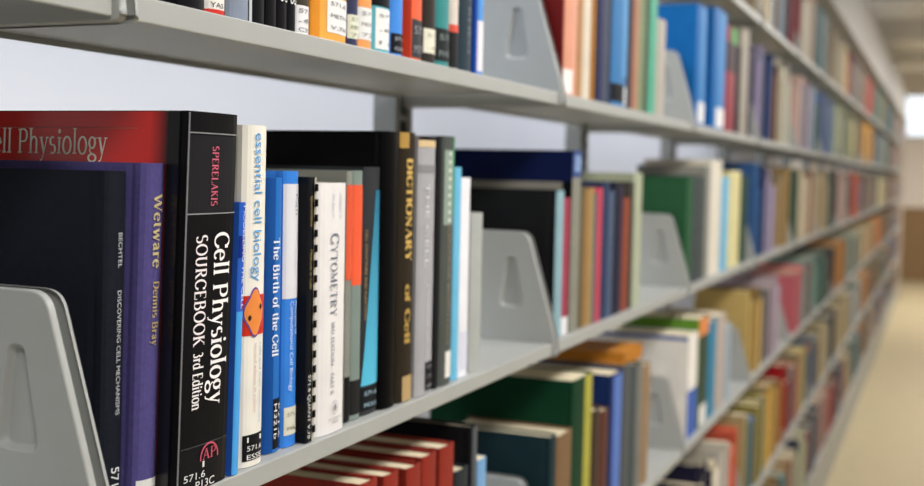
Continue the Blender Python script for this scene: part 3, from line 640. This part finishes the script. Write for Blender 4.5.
b = Cc('large dark green hardcover with yellow spine on the fourth shelf', '113a26', 571.5, 591, 420, 378, 2, name='hardcover_book', depth=.235, bulge=.003, kind='cloth'); patch(b, 'yellow_spine_strip', .001, b.h, .52, 1, 'a8a446')
for c, hx, xl, xr, yt in [('dark brown', '43352c', 591.8, 600, 411), ('reddish brown', '5c3930', 600.3, 608.5, 411)]:
    Cc('short %s book right of the yellow-spined green volume' % c, hx, xl, xr, 430, yt, 2)
b = Cc('blue-spined hardcover with dark navy front board above the short brown books', '1b2d5e', 609, 621, 420, 374, 2, name='hardcover_book', bulge=.003); patch(b, 'light_blue_spine', .001, b.h-.004, .2, .9, '5a78c0')
for c, hx, xl, xr, yt in [('dark grey', '55585a', 622.5, 629.5, 366), ('slate grey', '4a5254', 629.8, 636.5, 366), ('light grey', '7d7c76', 637, 641.5, 366), ('tan', '94795a', 641.8, 649, 366)]:
    Cc('%s book under the orange book lying flat on the fourth shelf' % c, hx, xl, xr, 420, yt, 2)
b = Cc('tall white hardcover with blue patch low on its spine', 'ebe7e0', 687, 696, 400, 336, 3, name='hardcover_book', depth=.215, bulge=.002); patch(b, 'blue_spine_patch', .001, b.zpx(691, 390), 0, 1, '3f62b4'); side_patch(b, 'blue_top_band', -.21, -.004, b.h-.01, b.h-.001, '5468a8')
b = Cc('dark green hardcover with orange spine head on the fourth shelf', '2e4636', 697, 707, 380, 318.5, 3, name='hardcover_book', depth=.21, bulge=.002); patch(b, 'orange_spine_head', b.zpx(702, 336), b.h, 0, 1, 'd8884e'); side_patch(b, 'green_front_cover', -.209, -.001, .001, b.h-.001, '5f8c34')
patch(b, 'white_label', .003, .05, .2, .9, 'e0e0dc')
for c, hx, xl, xr, yt in [('teal-blue', '2f7ea2', 707.3, 716, 322), ('pinkish grey', 'b5a8a0', 716.3, 724.5, 316), ('pale blue-grey', '9aa8b4', 724.8, 730, 325)]:
    Cc('%s book on the fourth shelf left of the fourth bracket' % c, hx, xl, xr, 370, yt, 3)
# a book lying flat on the row
zt = max(at_x(630, 366, X0-.01).z, 0-9)
ya, yb = at_x(624, 362, X0-.02).y, at_x(642, 362, X0-.02).y
zlie = at_x(635, 365.5, X0-.012).z+.004
R = empty('hardcover_book', (X0-.02, (ya+yb)/2, HC+zlie)); tag(R, 'orange-brown hardcover lying flat on top of the grey books, fourth shelf', 'book', 'books on the fourth shelf down')
w = (yb-ya)/2; t = .024; m = mat('b8782c', .5, 'cloth')
joined('cover', [boxvf(-.21, 0, -w, w, 0, .003), boxvf(-.21, 0, -w, w, t-.003, t), boxvf(-.003, 0, -w, w, .003, t-.003), boxvf(-.21, -.003, -w, -w+.003, .003, t-.003)], m, R)
box('pages', PAGES, -.207, -.0035, -w+.0035, w-.004, .0032, t-.0032, R)
# ------------------------------------------------------------------ farther bays: one colour column at a time, from the photograph
FAR = {
 'Z': [('brown-grey', '8d8272', 722, 734), ('grey', '9a948a', 735, 745), ('brown', '75624e', 745.5, 752), ('tan', 'a3947c', 757, 768), ('pale tan', 'bdb096', 768.3, 775), ('blue-grey', '9db0c0', 775.5, 786.5), ('near-black', '2e3036', 786.8, 791), ('maroon', '7c2530', 794, 801), ('beige', 'bcaf9a', 801.5, 812.5), ('dark green', '28403e', 813, 816), ('deep teal', '1f5f68', 818.5, 829), ('brown', '8a7c62', 829.5, 834), ('pale tan', 'b9ab8a', 836.5, 842), ('cream', 'd8cba6', 842.3, 847), ('orange', 'c88a4c', 848, 850), ('dark red', '7c2636', 851, 855), ('grey-brown', '8f8778', 855.5, 860), ('warm grey', '9a8d7c', 861, 865.5), ('salmon red', 'c8604e', 866, 869), ('salmon red', 'c8604e', 869.8, 875.5), ('teal', '4c8a82', 876, 881), ('straw', 'b5a86a', 881.5, 884), ('dark red', '8a3a42', 884.3, 886), ('teal', '3f8a94', 886.5, 890), ('teal', '4a96a0', 890.3, 893)],
 'A': [('lavender grey', '8f88a4', 757, 764), ('navy', '2f4066', 764.5, 773.5), ('brown', '7a5638', 774, 777), ('cream', 'cfc9b4', 777.5, 787), ('pale grey', 'c4c2b4', 787.2, 791), ('pale pink', 'd9b6a8', 799, 809.5), ('grey-blue', '8a9ab4', 809.8, 815), ('blue', '4a6aa0', 818.5, 828), ('grey-blue', '7088a4', 828.3, 834.5), ('pale green', 'b7c0a0', 836.8, 844), ('sage', '97a688', 844.3, 849), ('pale yellow', 'cfc792', 850.5, 856), ('dark grey', '5a5c58', 856.3, 860), ('golden yellow', 'dca64a', 863, 869), ('golden yellow', 'd8a04a', 869.8, 874), ('blue-grey', '70848e', 876, 881), ('pale grey-green', 'a9b2a8', 881.5, 885.8), ('teal', '68949a', 886.5, 890), ('pinkish grey', 'b09a94', 890.3, 893)],
 'B': [('blue with red head', '3a5f90', 755, 761.5), ('navy', '2c3558', 762, 767), ('lavender', 'a59ab4', 767.3, 773), ('picture-covered brown', '9c8258', 780, 790), ('ivory', 'd2c4a8', 796, 808.5), ('maroon', '7e3436', 809, 813), ('tan', 'b8a88a', 813.3, 817.3), ('tan', 'b8a88a', 818.5, 827), ('dark green', '2f4f48', 827.3, 835.5), ('pinkish grey', 'b59f98', 837, 847.5), ('purple', '5a3a6a', 848, 850), ('red-orange', 'cf5f3c', 851, 859.5), ('grey-brown', '7d7168', 861.5, 868.5), ('grey-brown', '8a7d70', 869.8, 875), ('cream', 'd0c7a2', 876.5, 881), ('pale yellow', 'c9be90', 881.5, 885.8), ('mauve grey', 'a8989a', 886.5, 890), ('pink grey', 'b8a098', 890.3, 893)],
 'C': [('tan', 'b39a60', 750.5, 753), ('golden tan', 'b8985c', 754.8, 763), ('grey', '8a8886', 763.3, 768), ('mauve', '9c8c98', 768.3, 775), ('lavender grey', 'a79aa6', 775.3, 781), ('pinkish red', 'c4606a', 794, 804), ('teal grey', '6f948c', 804.5, 816), ('deep green', '476860', 818.5, 827), ('blackish', '2c2c30', 827.3, 835), ('orange tan', 'c0884c', 837, 845), ('teal grey', '7e9a98', 845.5, 849.5), ('pale green', 'a9b09a', 850.8, 859), ('tan', 'b4a080', 861, 868.5), ('tan', 'b09a70', 869.8, 875), ('orange', 'c47c48', 876, 881), ('brown', '98805e', 881.5, 885.8), ('pink', 'b4988c', 886.5, 890)],
 'D': [('navy', '25243e', 697, 713), ('cream', 'ddd6cc', 713.5, 727), ('red-orange', 'd2583e', 727.5, 738), ('olive', 'a0924a', 755, 757.5), ('olive', '9a8f52', 757.8, 765), ('golden tan', 'c6a056', 767, 780), ('dark red', '9c2024', 780.3, 790), ('salmon', 'c88672', 794, 799), ('pale yellow', 'c9b96a', 800, 806), ('blue-grey', '68798e', 807, 816), ('pale tan', 'c4b48c', 819, 828), ('dark slate', '3d4450', 828.5, 835), ('tan', 'bfae88', 837, 849), ('pale grey', 'aab0b0', 851, 859), ('orange tan', 'bc8a58', 861, 868), ('brown', '8d7558', 870, 880)],
 'E': [('brown', '8f6c40', 770, 790), ('pale green', 'c0c2a4', 797, 806), ('navy', '28344e', 806.5, 816), ('pink', 'b9938a', 819, 827), ('dark red', '9c3038', 828, 834.5), ('navy', '3b4a70', 837, 842), ('cream', 'c9b898', 843, 849), ('teal', '5f8488', 851, 859), ('brown', '8a6f52', 861, 868)],
}
PAL = [('tan', 'a8946c'), ('grey', '8d8a84'), ('navy', '2f3b58'), ('maroon', '7a3038'), ('green', '4a6a56'), ('cream', 'cfc6ae'), ('brown', '745a42'), ('blue', '4f78a8'), ('black', '28282c'), ('orange', 'c07a44'), ('teal', '4f8488'), ('mauve', '9a8a98')]
YREF = {'Z': 60, 'A': 120, 'B': 200, 'C': 330, 'D': 430, 'E': 450}
far = []
for row, L in FAR.items():
    xs = X0-.012
    for (c, hx, xl, xr) in L:
        f = {'Z': .5, 'A': .6, 'B': .85, 'C': 1.1, 'D': 1.35, 'E': 1.6}[row]
        yr = 181+(943-(xl+xr)/2)*{'Z': -1.35, 'A': -.55, 'B': .12, 'C': .75, 'D': 1.35, 'E': 1.95}[row]
        y0, y1 = xy(xl, xr, yr, xs)
        n = max(1, round((y1-y0)/.027))
        for i in range(n):
            cc, hh = (c, hx) if random.random() < .86 or n == 1 else random.choice(PAL)
            k = random.uniform(.72, 1.1); hh = ''.join('%02x' % min(245, int(int(hh[j:j+2], 16)*k)) for j in (0, 2, 4))
            far.append((row, cc, hh, y0+(y1-y0)*i/n, y0+(y1-y0)*(i+1)/n-.0008-(.006 if random.random() < .15 else 0)))
# more on the low shelves of the middle bays
for row in 'ZABCDE':
    for k in range({'D': 4, 'E': 5}.get(row, 12), NB+1):
        y = seam(k)+.03; e = seam(k+1)-.12
        taken = [(a, b_) for (r_, _, _, a, b_) in far if r_ == row]
        while y < e:
            t = random.uniform(.018, .045)
            if not any(a < y+t+.001 and b_ > y-.001 for a, b_ in taken):
                c, hx = random.choice(PAL); far.append((row, c, hx, y, y+t))
            y += t+.001
def bay_of(y): return int((y-Y1)/BAY)+1
# keep clear of the end brackets
far2 = []
for (row, c, hx, y0, y1) in far:
    k = bay_of((y0+y1)/2); y0 = max(y0, seam(k)+.012); y1 = min(y1, seam(k+1)-.02)
    if y1-y0 > .006 and k <= NB: far2.append((row, c, hx, y0, y1, k))
far2.sort(key=lambda q: (q[3]))
out = []; last = {}
for q in far2:
    row, c, hx, y0, y1, k = q
    prev = max([e[1] for kk in EDGES[row] for e in EDGES[row][kk] if e[0] < y0+.002]+[last.get(row, 0)])
    y0 = max(y0, prev+.0005)
    if y1-y0 > .006: out.append((row, c, hx, y0, y1, k)); last[row] = y1
cnt = {}; stuff = []
for (row, c, hx, y0, y1, k) in out:
    hmax = .30
    hh = random.uniform(.2, .275) if row in 'ZAB' else random.uniform(.185, .25) if row == 'C' else random.uniform(.19, .27)
    if COUNT[0] >= 298:
        stuff.append((row, hx, y0, y1, hh)); continue
    cnt[(row, k)] = cnt.get((row, k), len(EDGES[row].get(k, [])))+1
    i = cnt[(row, k)]-1
    size = ('thin ' if y1-y0 < .02 else 'thick ' if y1-y0 > .04 else '')+('' if y1-y0 < .02 or y1-y0 > .04 else 'tall ' if hh > .255 else 'short ' if hh < .205 else '')
    label = '%s%s book, %s in the %s bay of the %s' % (size, c, nth(i), nth(k-1), ROWNAME[row])
    xs = X0-random.uniform(.006, .02)
    make_book('book', label, y0, y1, ROW[row], ROW[row]+hh, xs, depth=random.uniform(.15, .2), hexc=hx, soft=random.random() < .4, group='books on the %s' % ROWNAME[row])
    COUNT[0] += 1
if stuff:
    V, Fc, Cx = [], [], []
    for (row, hx, y0, y1, hh) in stuff:
        xs = X0-random.uniform(.006, .02); z = HC+ROW[row]
        for (a, bb, col) in ((boxvf(xs-.17, xs, y0, y1, z+.0005, z+hh), 0, lin(hx)), (boxvf(xs-.165, xs-.004, y0+.002, y1-.002, z+hh, z+hh+.0005), 0, lin('d9cdb0'))):
            v, f = a; n = len(V); V += v; Fc += [tuple(i+n for i in q) for q in f]; Cx += [col]*len(f)
    dm = bpy.data.materials.new('distant_spines'); dm.use_nodes = True; nt = dm.node_tree; at = nt.nodes.new('ShaderNodeAttribute'); at.attribute_name = 'spine_colour'
    nt.links.new(at.outputs['Color'], nt.nodes['Principled BSDF'].inputs['Base Color'])
    o = mesh('distant_books', V, Fc, dm)
    ca = o.data.color_attributes.new('spine_colour', 'FLOAT_COLOR', 'CORNER')
    k = 0
    for p, c in zip(o.data.polygons, Cx):
        for li in p.loop_indices: ca.data[li].color = (*c, 1)
    tag(o, 'blurred run of small mixed books at the far end of the range', 'books', None, 'stuff')
for R, k in SLUMP:
    for c in R.children:
        for v in c.data.vertices: v.co.y += k*v.co.z
print('BOOKS', COUNT[0], 'stuff', len(stuff))
for row in EDGES:
    for k in EDGES[row]:
        L = sorted(EDGES[row][k])
        for p, q in zip(L, L[1:]):
            if q[0] < p[1]-.0005: print('OVER', row, k, round((p[1]-q[0])*1000, 1), 'mm', p[2][:40], '|', q[2][:40])
